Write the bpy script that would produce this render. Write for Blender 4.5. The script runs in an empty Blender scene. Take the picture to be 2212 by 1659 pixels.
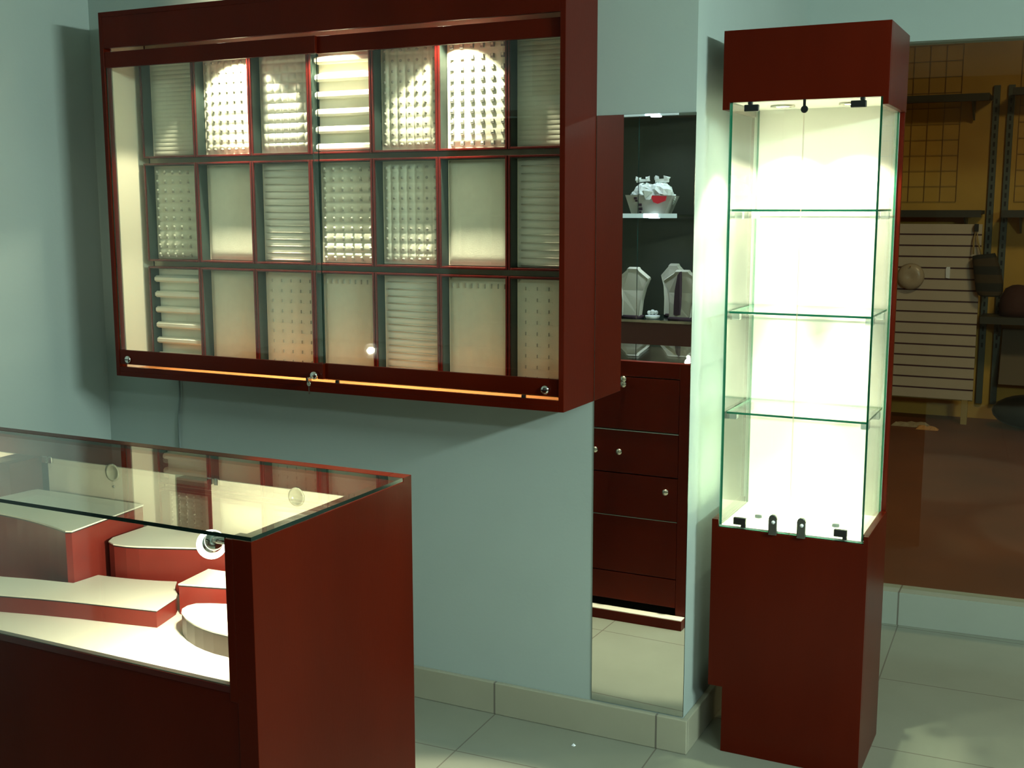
import bpy, bmesh, math, random
from mathutils import Vector, Matrix
random.seed(7)
PI = math.pi
S = bpy.context.scene
COL = S.collection

# ------------------------------------------------------------------ camera
cd = bpy.data.cameras.new('camera'); cam = bpy.data.objects.new('camera', cd); COL.objects.link(cam)
S.camera = cam
cd.sensor_width = 36.0; cd.lens = 36.0 * 2515.6 / 2212.0; cd.clip_start = 0.02; cd.clip_end = 60
_y, _p, _r = math.radians(26.3565), math.radians(8.6241), math.radians(-0.0597)
_f = Vector((-math.sin(_y) * math.cos(_p), math.cos(_y) * math.cos(_p), -math.sin(_p)))
_rt = Vector((math.cos(_y), math.sin(_y), 0)); _u = _rt.cross(_f)
_r2 = _rt * math.cos(_r) + _u * math.sin(_r); _u2 = -_rt * math.sin(_r) + _u * math.cos(_r)
cam.matrix_world = Matrix(((_r2.x, _u2.x, -_f.x, 0), (_r2.y, _u2.y, -_f.y, 0), (_r2.z, _u2.z, -_f.z, 1.6), (0, 0, 0, 1)))

# ------------------------------------------------------------------ world, exposure, room lights
W = bpy.data.worlds.new('world'); S.world = W; W.use_nodes = True
W.node_tree.nodes['Background'].inputs[0].default_value = (0.45, 0.62, 0.60, 1)
W.node_tree.nodes['Background'].inputs[1].default_value = 0.02
S.view_settings.view_transform = 'Standard'; S.view_settings.look = 'None'
S.view_settings.exposure = 0.25; S.view_settings.gamma = 1.0; S.view_settings.use_curve_mapping = False
COOL = (0.80, 1.0, 0.91); WARM = (1.0, 0.86, 0.52); HAL = (1.0, 0.895, 0.66)

def area(name, loc, rot, sx, sy, e, col, parent=None):
    l = bpy.data.lights.new(name, 'AREA'); l.shape = 'RECTANGLE'; l.size = sx; l.size_y = sy; l.energy = e; l.color = col
    o = bpy.data.objects.new(name, l); COL.objects.link(o); o.location = loc; o.rotation_euler = rot
    if parent: o.parent = parent
    return o

def spot(name, loc, target, e, col, ang, blend, rad, parent=None):
    l = bpy.data.lights.new(name, 'SPOT'); l.energy = e; l.color = col; l.spot_size = math.radians(ang); l.spot_blend = blend; l.shadow_soft_size = rad
    o = bpy.data.objects.new(name, l); COL.objects.link(o)
    o.location = loc; d = Vector(target) - Vector(loc)
    o.rotation_euler = d.to_track_quat('-Z', 'Y').to_euler()
    if parent:
        o.parent = parent; o.location = Vector(loc) - parent.location
    return o

# fluorescent ceiling fittings of the shop (their housings are built further down)
FLUO = [(1.30, -0.50)]
area('fluorescent_light', (FLUO[0][0], FLUO[0][1], 2.60), (0, 0, 0), 1.15, .30, 56, COOL)
# unseen batten added high on the right wall to brighten the left wall
area('added_batten_light', (2.235, 1.45, 2.395), (0, math.radians(68), 0), .12, 1.2, 98, COOL)
area('storeroom_light', (0.6, 6.4, 3.34), (0, 0, 0), 0.5, 0.5, 34.0, (1.0, 0.80, 0.42))
# warm ceiling downlights making the pools on the floor
DOWN = [(-1.35, 2.20), (0.42, 3.02), (-0.35, 1.9)]
for dx, dy in DOWN:
    spot('downlight_beam', (dx, dy, 2.61), (dx, dy, 0), 230, (1.0, 0.93, 0.68), 30, 0.25, 0.02)

# ------------------------------------------------------------------ materials
def mat(name, col, rough=0.5, metal=0.0, spec=0.5, noise=0.0, nscale=8.0, bump=0.0, bscale=60.0, col2=None, stretch=(1, 1, 1), emit=None, estr=0.0, coat=0.0):
    m = bpy.data.materials.new(name); m.use_nodes = True
    nt = m.node_tree; b = nt.nodes['Principled BSDF']
    b.inputs['Base Color'].default_value = (*col, 1); b.inputs['Roughness'].default_value = rough
    b.inputs['Metallic'].default_value = metal; b.inputs['Specular IOR Level'].default_value = spec
    b.inputs['Coat Weight'].default_value = coat; b.inputs['Coat Roughness'].default_value = 0.12
    tc = nt.nodes.new('ShaderNodeTexCoord'); mp = nt.nodes.new('ShaderNodeMapping'); mp.inputs['Scale'].default_value = stretch
    nt.links.new(tc.outputs['Object'], mp.inputs['Vector'])
    if noise or col2:
        n = nt.nodes.new('ShaderNodeTexNoise'); n.inputs['Scale'].default_value = nscale; n.inputs['Detail'].default_value = 5
        nt.links.new(mp.outputs['Vector'], n.inputs['Vector'])
        r = nt.nodes.new('ShaderNodeValToRGB'); r.color_ramp.elements[0].position = 0.3; r.color_ramp.elements[1].position = 0.7
        c2 = col2 or tuple(c * (1 - noise) for c in col)
        r.color_ramp.elements[0].color = (*c2, 1); r.color_ramp.elements[1].color = (*col, 1)
        nt.links.new(n.outputs['Fac'], r.inputs['Fac']); nt.links.new(r.outputs['Color'], b.inputs['Base Color'])
    if bump:
        n2 = nt.nodes.new('ShaderNodeTexNoise'); n2.inputs['Scale'].default_value = bscale; n2.inputs['Detail'].default_value = 3
        bp = nt.nodes.new('ShaderNodeBump'); bp.inputs['Strength'].default_value = bump; bp.inputs['Distance'].default_value = 0.002
        nt.links.new(mp.outputs['Vector'], n2.inputs['Vector']); nt.links.new(n2.outputs['Fac'], bp.inputs['Height']); nt.links.new(bp.outputs['Normal'], b.inputs['Normal'])
    if emit:
        b.inputs['Emission Color'].default_value = (*emit, 1); b.inputs['Emission Strength'].default_value = estr
    return m

def glass_mat(name, tint=(0.95, 0.985, 0.965), gloss=1.0, refl=1.0):
    m = bpy.data.materials.new(name); m.use_nodes = True; nt = m.node_tree; nt.nodes.clear()
    out = nt.nodes.new('ShaderNodeOutputMaterial'); mix = nt.nodes.new('ShaderNodeMixShader')
    tr = nt.nodes.new('ShaderNodeBsdfTransparent'); tr.inputs[0].default_value = (*tint, 1)
    gl = nt.nodes.new('ShaderNodeBsdfGlossy'); gl.inputs['Roughness'].default_value = 0.0; gl.inputs['Color'].default_value = (gloss, gloss, gloss, 1)
    fr = nt.nodes.new('ShaderNodeFresnel'); ge = nt.nodes.new('ShaderNodeNewGeometry'); mr_ = nt.nodes.new('ShaderNodeMapRange')
    mr_.inputs['To Min'].default_value = 1.52; mr_.inputs['To Max'].default_value = 1 / 1.52   # same reflectance from either side of a thin sheet
    nt.links.new(ge.outputs['Backfacing'], mr_.inputs['Value']); nt.links.new(mr_.outputs[0], fr.inputs['IOR'])
    ml = nt.nodes.new('ShaderNodeMath'); ml.operation = 'MULTIPLY'; ml.inputs[1].default_value = refl; nt.links.new(fr.outputs[0], ml.inputs[0]); nt.links.new(ml.outputs[0], mix.inputs[0]); nt.links.new(tr.outputs[0], mix.inputs[1]); nt.links.new(gl.outputs[0], mix.inputs[2])
    nt.links.new(mix.outputs[0], out.inputs[0])
    return m

WOOD = mat('mahogany_laminate', (0.085, 0.0062, 0.0011), 0.30, noise=0.25, nscale=5, stretch=(1, 1, 0.25), spec=0.14, bump=0.05, bscale=200)
WOODD = mat('dark_mahogany_kick', (0.06, 0.012, 0.008), 0.5)
CREAM = mat('cream_laminate', (0.80, 0.76, 0.58), 0.45, spec=0.4, noise=0.03)
PAINT = mat('pale_green_blue_wall_paint', (0.40, 0.49, 0.46), 0.75, noise=0.05, nscale=3, bump=0.15, bscale=90)
CEIL = mat('ceiling_paint', (0.62, 0.72, 0.70), 0.8, noise=0.03, nscale=2)
PAD = mat('cream_velvet_pad', (0.76, 0.76, 0.60), 0.9, noise=0.06, nscale=40, bump=0.2, bscale=400)
PADW = mat('white_leatherette_pad', (0.80, 0.79, 0.66), 0.45, noise=0.04, nscale=40)
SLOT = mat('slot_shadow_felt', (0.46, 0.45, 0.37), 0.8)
CLIP = mat('grey_ring_clip', (0.22, 0.22, 0.20), 0.35)
LINER = mat('dark_tray_liner', (0.02, 0.035, 0.028), 0.5)
CHROME = mat('chrome', (0.75, 0.76, 0.74), 0.12, metal=1.0)
BRASS = mat('satin_nickel', (0.62, 0.58, 0.50), 0.25, metal=1.0)
BLACK = mat('black_plastic', (0.012, 0.014, 0.014), 0.35)
GLASS = glass_mat('clear_glass')
WINGL = glass_mat('window_glass', (0.92, 0.94, 0.91), 1.0, 0.5)
GEDGE = mat('green_glass_edge', (0.02, 0.22, 0.13), 0.15, spec=0.8)
GEDGED = mat('dark_glass_edge', (0.004, 0.02, 0.015), 0.12, spec=0.8)
ACRYL = glass_mat('clear_acrylic', (0.88, 0.92, 0.90), 1.0)
FROST = mat('frosted_acrylic', (0.72, 0.78, 0.72), 0.15, spec=0.8); FROST.node_tree.nodes['Principled BSDF'].inputs['Alpha'].default_value = 0.45
BULB = mat('lamp_glow', (1, 1, 1), 0.5, emit=(1.0, 0.93, 0.72), estr=22)
RINGL = mat('lamp_ring_glow', (1, 1, 1), 0.5, emit=(1.0, 0.97, 0.85), estr=5)
LEDM = mat('cool_led_glow', (1, 1, 1), 0.5, emit=(0.72, 0.86, 1.0), estr=7)
LEDS = mat('lit_frosted_strip', (0.6, 0.7, 0.72), 0.4, emit=(0.45, 0.62, 0.66), estr=0.35)
TUBE = mat('fluorescent_tube_glow', (1, 1, 1), 0.5, emit=(0.80, 1.0, 0.97), estr=4)
MIRROR = mat('mirror_silver', (0.86, 0.90, 0.87), 0.0, metal=1.0)
CREAMW = mat('white_cream_laminate', (0.84, 0.82, 0.73), 0.45, spec=0.4, noise=0.02)
GRAN = mat('riser_cream_top', (0.84, 0.81, 0.68), 0.5, noise=0.03)
GREYM = mat('grey_slotted_metal', (0.09, 0.11, 0.095), 0.45, metal=0.3)
SHELFD = mat('dark_store_shelf', (0.035, 0.035, 0.022), 0.5)
OCHRE = mat('ochre_store_wall', (0.62, 0.38, 0.075), 0.85, noise=0.25, nscale=2.5)
BROWNF = mat('brown_store_floor', (0.17, 0.052, 0.018), 0.5, col2=(0.11, 0.034, 0.014), nscale=1.6)
WIRE = mat('dark_wire', (0.26, 0.16, 0.04), 0.5)
SLAT = mat('pale_slatwall_board', (0.50, 0.44, 0.34), 0.6, noise=0.05)
GROOVE = mat('maroon_slat_groove', (0.05, 0.015, 0.018), 0.6)
TAN = mat('raw_wood_leg', (0.35, 0.26, 0.09), 0.7)
PAPER = mat('white_tissue', (0.78, 0.84, 0.82), 0.8, bump=0.4, bscale=60)
BAGP = mat('grey_paper_bag', (0.38, 0.37, 0.33), 0.7, noise=0.1, nscale=20)
REDP = mat('red_bag_print', (0.62, 0.02, 0.04), 0.5)
BUST = mat('pale_velvet_bust', (0.40, 0.39, 0.32), 0.85, noise=0.06)
DARKV = mat('dark_velvet', (0.035, 0.015, 0.025), 0.9)
DARKB = mat('dark_back_panel', (0.03, 0.035, 0.02), 0.6, noise=0.3, nscale=3)
POLY = mat('pale_clear_plastic', (0.42, 0.36, 0.26), 0.3)
PVC = mat('grey_cable', (0.22, 0.28, 0.27), 0.6)
WHITE = mat('white_card', (0.85, 0.9, 0.95), 0.5)
BAG1 = mat('black_woven_bag', (0.012, 0.014, 0.010), 0.8)
BAG2 = mat('brown_woven_stripe', (0.045, 0.030, 0.012), 0.8)
RED2 = mat('bright_red_frame', (0.075, 0.0055, 0.004), 0.22, spec=0.6)

def tile_mat(name, base, base2, sx, sy, ox, oy, rot, axis='XY', gw=0.006, rough=0.22, grout=(0.16, 0.15, 0.12)):
    m = bpy.data.materials.new(name); m.use_nodes = True; nt = m.node_tree; b = nt.nodes['Principled BSDF']; N = nt.nodes.new; L = nt.links.new
    tc = N('ShaderNodeTexCoord'); mp = N('ShaderNodeMapping'); mp.vector_type = 'POINT'; mp.inputs['Rotation'].default_value = (0, 0, rot)
    mp.inputs['Location'].default_value = (0, 0, 0)
    L(tc.outputs['Object'], mp.inputs['Vector']); sp = N('ShaderNodeSeparateXYZ'); L(mp.outputs['Vector'], sp.inputs[0])
    def line(sock, step, off):
        a = N('ShaderNodeMath'); a.operation = 'SUBTRACT'; a.inputs[1].default_value = off; L(sock, a.inputs[0])
        d = N('ShaderNodeMath'); d.operation = 'DIVIDE'; d.inputs[1].default_value = step; L(a.outputs[0], d.inputs[0])
        f = N('ShaderNodeMath'); f.operation = 'FLOORED_MODULO'; f.inputs[1].default_value = 1; L(d.outputs[0], f.inputs[0])
        c = N('ShaderNodeMath'); c.operation = 'LESS_THAN'; c.inputs[1].default_value = gw / step; L(f.outputs[0], c.inputs[0])
        return c.outputs[0]
    l1 = line(sp.outputs[axis[0]], sx, ox)
    if sy:
        l2 = line(sp.outputs[axis[1]], sy, oy); mx = N('ShaderNodeMath'); mx.operation = 'MAXIMUM'; L(l1, mx.inputs[0]); L(l2, mx.inputs[1]); l1 = mx.outputs[0]
    n = N('ShaderNodeTexNoise'); n.inputs['Scale'].default_value = 5; n.inputs['Detail'].default_value = 6; L(tc.outputs['Object'], n.inputs['Vector'])
    r = N('ShaderNodeMix'); r.data_type = 'RGBA'; r.inputs['A'].default_value = (*base, 1); r.inputs['B'].default_value = (*base2, 1); L(n.outputs['Fac'], r.inputs['Factor'])
    r2 = N('ShaderNodeMix'); r2.data_type = 'RGBA'; L(l1, r2.inputs['Factor']); L(r.outputs['Result'], r2.inputs['A']); r2.inputs['B'].default_value = (*grout, 1)
    L(r2.outputs['Result'], b.inputs['Base Color']); b.inputs['Roughness'].default_value = rough
    return m
TILE = tile_mat('pale_floor_tiles', (0.235, 0.25, 0.195), (0.28, 0.295, 0.235), 0.5405, 0.5405, -1.5036, 2.903, math.radians(-2.0), gw=0.0045)
SKIRT = tile_mat('skirting_tiles', (0.33, 0.33, 0.24), (0.40, 0.40, 0.30), 0.541, 0, -1.616, 0, 0, 'XZ', rough=0.35)
SKIRT2 = tile_mat('kerb_tiles', (0.32, 0.36, 0.30), (0.37, 0.41, 0.34), 0.53, 0, -0.585, 0, 0, 'XZ', rough=0.35)

# ------------------------------------------------------------------ mesh building
class MB:
    def __init__(s): s.v = []; s.f = []; s.m = []; s.sm = []
    def add(s, vs, fs, mi=0, smooth=False):
        b = len(s.v); s.v += [tuple(v) for v in vs]
        for k, f in enumerate(fs):
            s.f.append([b + i for i in f]); s.m.append(mi[k] if isinstance(mi, (list, tuple)) else mi); s.sm.append(smooth)
        return s
    def box(s, x0, y0, z0, x1, y1, z1, mi=0):
        x0, x1 = sorted((x0, x1)); y0, y1 = sorted((y0, y1)); z0, z1 = sorted((z0, z1))
        vs = [(x, y, z) for z in (z0, z1) for y in (y0, y1) for x in (x0, x1)]
        return s.add(vs, [(0, 2, 3, 1), (4, 5, 7, 6), (0, 1, 5, 4), (2, 6, 7, 3), (0, 4, 6, 2), (1, 3, 7, 5)], mi)
    def pane(s, x0, y0, z0, x1, y1, z1, thin, mi=0, me=1):
        # thin: axis index that is the thickness; big faces mi, edges me
        order = {2: [mi, mi, me, me, me, me], 1: [me, me, mi, mi, me, me], 0: [me, me, me, me, mi, mi]}[thin]
        return s.box(x0, y0, z0, x1, y1, z1, order)
    def prism(s, poly, a, b, plane='XY', mi=0, mtop=None, smooth=False):
        n = len(poly)
        def P(p, h): return {'XY': (p[0], p[1], h), 'XZ': (p[0], h, p[1]), 'YZ': (h, p[0], p[1])}[plane]
        vs = [P(p, a) for p in poly] + [P(p, b) for p in poly]
        s.add(vs, [tuple(range(n))[::-1]], mi); base = len(s.v) - 2 * n
        s.f.append([base + n + i for i in range(n)]); s.m.append(mi if mtop is None else mtop); s.sm.append(False)
        for i in range(n):
            j = (i + 1) % n; s.f.append([base + i, base + j, base + n + j, base + n + i]); s.m.append(mi); s.sm.append(smooth)
        return s
    def lathe(s, prof, c, axis=(0, 0, 1), n=24, mi=0, smooth=True, a0=0.0, a1=2 * PI):
        # prof: list of (radius, height along axis)
        q = Vector((0, 0, 1)).rotation_difference(Vector(axis).normalized()); c = Vector(c); base = len(s.v)
        for (r, h) in prof:
            for k in range(n):
                a = a0 + (a1 - a0) * k / n; s.v.append(tuple(c + q @ Vector((r * math.cos(a), r * math.sin(a), h))))
        for i in range(len(prof) - 1):
            for k in range(n):
                k2 = (k + 1) % n; s.f.append([base + i * n + k, base + i * n + k2, base + (i + 1) * n + k2, base + (i + 1) * n + k])
                s.m.append(mi[i] if isinstance(mi, (list, tuple)) else mi); s.sm.append(smooth)
        for i, rev in ((0, True), (len(prof) - 1, False)):
            if prof[i][0] > 1e-6:
                f = [base + i * n + k for k in range(n)]; s.f.append(f[::-1] if rev else f)
                s.m.append(mi[min(i, len(mi) - 1)] if isinstance(mi, (list, tuple)) else mi); s.sm.append(False)
        return s
    def cyl(s, c, axis, r, h, n=20, mi=0): return s.lathe([(r, 0), (r, h)], c, axis, n, mi)
    def tube(s, pts, r, n=8, mi=0):
        pts = [Vector(p) for p in pts]; base = len(s.v)
        for i, p in enumerate(pts):
            d = (pts[min(i + 1, len(pts) - 1)] - pts[max(i - 1, 0)]).normalized(); q = Vector((0, 0, 1)).rotation_difference(d)
            for k in range(n):
                a = 2 * PI * k / n; s.v.append(tuple(p + q @ Vector((r * math.cos(a), r * math.sin(a), 0))))
        for i in range(len(pts) - 1):
            for k in range(n):
                k2 = (k + 1) % n; s.f.append([base + i * n + k, base + i * n + k2, base + (i + 1) * n + k2, base + (i + 1) * n + k]); s.m.append(mi); s.sm.append(True)
        s.f.append([base + k for k in range(n)][::-1]); s.m.append(mi); s.sm.append(False)
        s.f.append([base + (len(pts) - 1) * n + k for k in range(n)]); s.m.append(mi); s.sm.append(False)
        return s
    def ico(s, c, r, mi=0, sc=(1, 1, 1), seg=12):
        prof = [(max(1e-5, math.sin(PI * i / seg)) * r, -math.cos(PI * i / seg) * r) for i in range(seg + 1)]
        b = len(s.v); s.lathe(prof, (0, 0, 0), (0, 0, 1), seg * 2, mi)
        for i in range(b, len(s.v)):
            x, y, z = s.v[i]; s.v[i] = (c[0] + x * sc[0], c[1] + y * sc[1], c[2] + z * sc[2])
        return s
    def build(s, name, mats, parent=None, bevel=0.0, root=None):
        root = root or parent
        off = Vector((0, 0, 0)); r = root
        while r is not None: off += r.location; r = r.parent
        me = bpy.data.meshes.new(name); me.from_pydata([tuple(Vector(v) - off) for v in s.v], [], s.f)
        for m in (mats if isinstance(mats, (list, tuple)) else [mats]): me.materials.append(m)
        for p, mi, sm in zip(me.polygons, s.m, s.sm): p.material_index = mi; p.use_smooth = sm
        bm = bmesh.new(); bm.from_mesh(me)
        bmesh.ops.recalc_face_normals(bm, faces=bm.faces); bm.to_mesh(me); bm.free()
        o = bpy.data.objects.new(name, me); COL.objects.link(o)
        if parent: o.parent = parent
        if bevel:
            b = o.modifiers.new('bevel', 'BEVEL'); b.width = bevel; b.segments = 2; b.limit_method = 'ANGLE'; b.angle_limit = math.radians(50)
        return o

def tag(o, label=None, cat=None, group=None, kind=None):
    if label: o['label'] = label
    if cat: o['category'] = cat
    if group: o['group'] = group
    if kind: o['kind'] = kind
    return o
def thing(name, loc, label, cat, group=None):
    o = bpy.data.objects.new(name, None); COL.objects.link(o); o.location = loc; o.empty_display_size = 0.05
    return tag(o, label, cat, group)
def struct(name, mb, m, bevel=0.0, label=None):
    return tag(mb.build(name, m, None, bevel), label or None, None, None, 'structure')
def copy_tree(o, parent=None):
    c = o.copy(); COL.objects.link(c)
    if parent: c.parent = parent
    for ch in list(o.children): copy_tree(ch, c)
    return c

# ------------------------------------------------------------------ the room
WY = 3.145; LX = -3.22; RX = -0.995; CZ = 2.62; HX = 2.3; BY = -0.9; WINY = 4.53
WA = math.radians(4.0)                       # the window wall stands four degrees off the display wall
def wy(x): return WINY + 0.002 + (x + 0.579) * math.tan(WA)
struct('floor', MB().prism([(LX - .1, BY - .1), (HX + .1, BY - .1), (HX + .1, wy(HX)), (-1.0, wy(-1.0)), (-1.0, WY + .05), (LX - .1, WY + .05)], -0.08, 0.0), TILE)
struct('ceiling', MB().prism([(LX - .1, BY - .1), (HX + .1, BY - .1), (HX + .1, wy(HX) + .1), (RX - .1, wy(RX) + .1), (RX - .1, WY + .1), (LX - .1, WY + .1)], CZ, CZ + 0.08), CEIL)
struct('wall_left', MB().box(LX - .1, BY, 0, LX, WY + .1, CZ), PAINT)
struct('wall_back', MB().box(LX, WY, 0, RX, WY + .12, CZ), PAINT)
struct('wall_return', MB().prism([(RX - .12, WY + .12), (RX, WY + .12), (RX, wy(RX)), (RX - .12, wy(RX))], 0, CZ), PAINT)
struct('wall_front', MB().box(LX, BY - .1, 0, HX, BY, CZ), mat('darkened_wall_brown', (.05, .030, .016), .5, noise=.2))  # dimness of the shop put into the colour, so the window reflects little
struct('wall_right', MB().box(HX, BY, 0, HX + .1, wy(HX), CZ), bpy.data.materials['darkened_wall_brown'])
struct('baseboard_back', MB().box(LX, WY - .018, 0, RX + .018, WY, 0.105), SKIRT, 0.003)
struct('baseboard_return', MB().box(RX, WY, 0, RX + .018, wy(RX) - .03, 0.105), SKIRT, 0.003)
# window wall: tiled kerb, tall fixed pane, painted header
def wprism(x0, x1, z0, z1, d0, d1): return MB().prism([(x0, wy(x0) + d0), (x1, wy(x1) + d0), (x1, wy(x1) + d1), (x0, wy(x0) + d1)], z0, z1)
struct('baseboard_window', wprism(RX, HX, 0, 0.130, 0.0, 0.10), SKIRT2)
struct('wall_header', wprism(RX, HX, 2.19, CZ, 0.0, 0.12), PAINT)
struct('window_1', wprism(RX, HX, 0.130, 2.19, 0.055, 0.063), WINGL)
# dim storeroom seen through the pane
SY = 9.45
struct('floor', MB().box(-3.2, 4.70, -0.06, 3.6, SY + .1, 0.0), BROWNF)
struct('wall_beyond', MB().box(-3.2, SY, 0, 3.6, SY + .1, 3.4), OCHRE)
struct('wall_storeroom_left', MB().box(-3.3, 4.70, 0, -3.2, SY, 3.4), OCHRE)
struct('wall_storeroom_right', MB().box(3.6, 4.70, 0, 3.7, SY, 3.4), OCHRE)
struct('ceiling', MB().box(-3.3, 4.80, 3.4, 3.7, SY + .1, 3.48), OCHRE)
struct('wall_storeroom_front', MB().box(-3.3, 4.68, 0, RX - .12, 4.80, 3.4).box(HX, 4.80, 0, 3.7, 4.88, 3.4).box(RX - .12, 4.75, 2.66, HX, 4.80, 3.4), OCHRE)

# ceiling fittings (out of the frame, they light the room)
for k, (fx, fy) in enumerate(FLUO):
    t = thing('ceiling_light', (fx, fy, CZ), 'fluorescent ceiling fitting over the front of the shop', 'ceiling light')
    MB().box(fx - .62, fy - .17, CZ - .012, fx + .62, fy + .17, CZ).build('housing', CEIL, t)
t = thing('added_wall_batten', (HX, 1.45, 2.36), 'added unseen batten high on the right wall, brightening the left wall', 'wall light')
MB().prism([(HX, 2.36), (HX - .03, 2.36), (HX - .055, 2.42), (HX, 2.48)], .80, 2.10, 'XZ').build('housing', CEIL, t)
for k, (dx, dy) in enumerate(DOWN):
    t = thing('ceiling_downlight', (dx, dy, CZ), ('round ceiling downlight above the end of the glass counter', 'round ceiling downlight beside the storeroom window', 'round ceiling downlight in the middle of the shop floor')[k], 'ceiling light', 'ceiling downlights')
    MB().lathe([(0.055, -0.006), (0.055, 0.0)], (dx, dy, CZ), (0, 0, 1), 24).build('trim_ring', CHROME, t)

# ------------------------------------------------------------------ wall display cabinet
CX0, CX1, CY0, CZ0, CZ1 = -2.951, -1.288, 2.922, 1.035, 2.228
cab = thing('wall_display_cabinet', (CX0, WY, CZ0), 'wide red-brown wall cabinet with sliding glass doors over rows of jewellery trays', 'cabinet')
b = MB()
b.box(CX0, CY0, CZ0, CX0 + .016, WY, CZ1).box(CX1 - .016, CY0, CZ0, CX1, WY, CZ1)
b.box(CX0 + .016, CY0, CZ1 - .016, CX1 - .016, WY, CZ1)
b.box(CX0 + .016, CY0, CZ0, CX1 - .016, WY - .0, CZ0 + .016)
b.box(CX0 + .016, CY0, CZ0 + .016, CX1 - .016, CY0 + .012, 1.067)
b.build('case', WOOD, cab, 0.001)
MB().box(CX0 + .016, CY0, 2.114, CX1 - .016, CY0 + .016, CZ1 - .016).build('header_board', WOOD, cab, 0.001)
MB().box(CX0 + .016, CY0 + .03, CZ0 + .018, CX0 + .021, 3.1, 2.20).build('side_lining', CREAM, cab)
MB().box(CX0 + .021, 3.105, CZ0 + .018, CX1 - .016, 3.112, 2.20).build('back_lining', CREAM, cab)
# inner floor seen through the door slot, lamp glow put into its orange
MB().box(CX0 + .021, CY0 + .012, CZ0 + .016, CX1 - .016, 3.10, CZ0 + .020).build('inner_floor', mat('orange_glow_laminate', (.46, .17, .045), .4), cab)
def cab_door(x0, x1, y, right):
    d = MB().box(x0, y, 1.076, x1, y + .012, 1.124).build('door', WOOD, cab, 0.001)
    MB().box(x0, y, 2.052, x1, y + .012, 2.102).build('top_rail', WOOD, d, 0.001, root=cab)
    MB().pane(x0, y + .004, 1.124, x1, y + .009, 2.052, 1).build('glass_pane', [GLASS, GEDGED], d, root=cab)
    return d
dl = cab_door(CX0 + .017, -2.098, CY0 + .002, False)
dr = cab_door(-2.128, CX1 - .017, CY0 + .017, True)
for d in (dl, dr): d.parent = cab
for (x, d) in ((-2.895, dl), (-1.351, dr)):
    y = CY0 + (.002 if d is dl else .017)
    MB().lathe([(0.0125, 0), (0.0135, .004), (0.0115, .008), (0.006, .0095), (0.00001, .0095)], (x, y, 1.093), (0, -1, 0), 20).box(x - .009, y - .011, 1.0915, x + .009, y - .0092, 1.0945, 1).build('finger_knob', [CHROME, BLACK], d, root=cab)
kx, ky, kz = -2.122, CY0 - .0, 1.089
lk = MB().lathe([(0.0125, 0), (0.0125, .016), (0.011, .020), (0.00001, .020)], (kx, ky + .002, kz), (0, -1, 0), 22).build('cabinet_lock', CHROME, cab)
for gx in (-2.165, -2.055, -1.42): MB().box(gx, CY0 + .004, 1.066, gx + .012, CY0 + .010, 1.0755).build('door_glide', BLACK, cab)
key = tag(MB().lathe([(0.0075, -.0015), (0.0075, .0015)], (kx - .007, ky - .030, kz - .024), (0.2, 1, 0), 18).box(kx - .009, ky - .0305, kz - .055, kx - .005, ky - .0285, kz - .028).box(kx - .009, ky - .034, kz - .020, kx - .0055, ky - .018, kz - .004).build('key', BRASS), 'small brass key hanging from the lock of the wall cabinet', 'key')
for x in (-2.505, -2.115, -1.695):
    l = MB().lathe([(0.026, 0), (0.026, .014), (0.020, .020), (0.00001, .020)], (x, 2.985, 2.145), (0, 0, 1), 20, [0, 0, 0]).build('halogen_spot', CHROME, cab)
    MB().lathe([(0.00001, -.004), (0.014, -.004), (0.016, 0.0)], (x, 2.985, 2.147), (0, 0, 1), 16).build('bulb', BULB, l, root=cab)
    spot('halogen_beam', (x, 2.985, 2.136), (x, 2.985, 1.2), 19.0, HAL, 104, 0.2, 0.012, cab)
    spot('halogen_beam', (x, 2.985, 2.136), (x, 2.995, 1.2), 105.0, HAL, 44, 1.0, 0.012, cab)

MB().lathe([(.03, 0), (.03, .012), (.024, .014), (.00001, .014)], (-2.62, 3.03, CZ1), (0, 0, 1), 20).build('top_puck_light', CHROME, cab)
spot('top_puck_beam', (-2.62, 3.03, CZ1 + .018), (-2.62, 3.14, CZ1 + .06), 1.0, (1.0, .78, .50), 135, .15, .015, cab)

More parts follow.
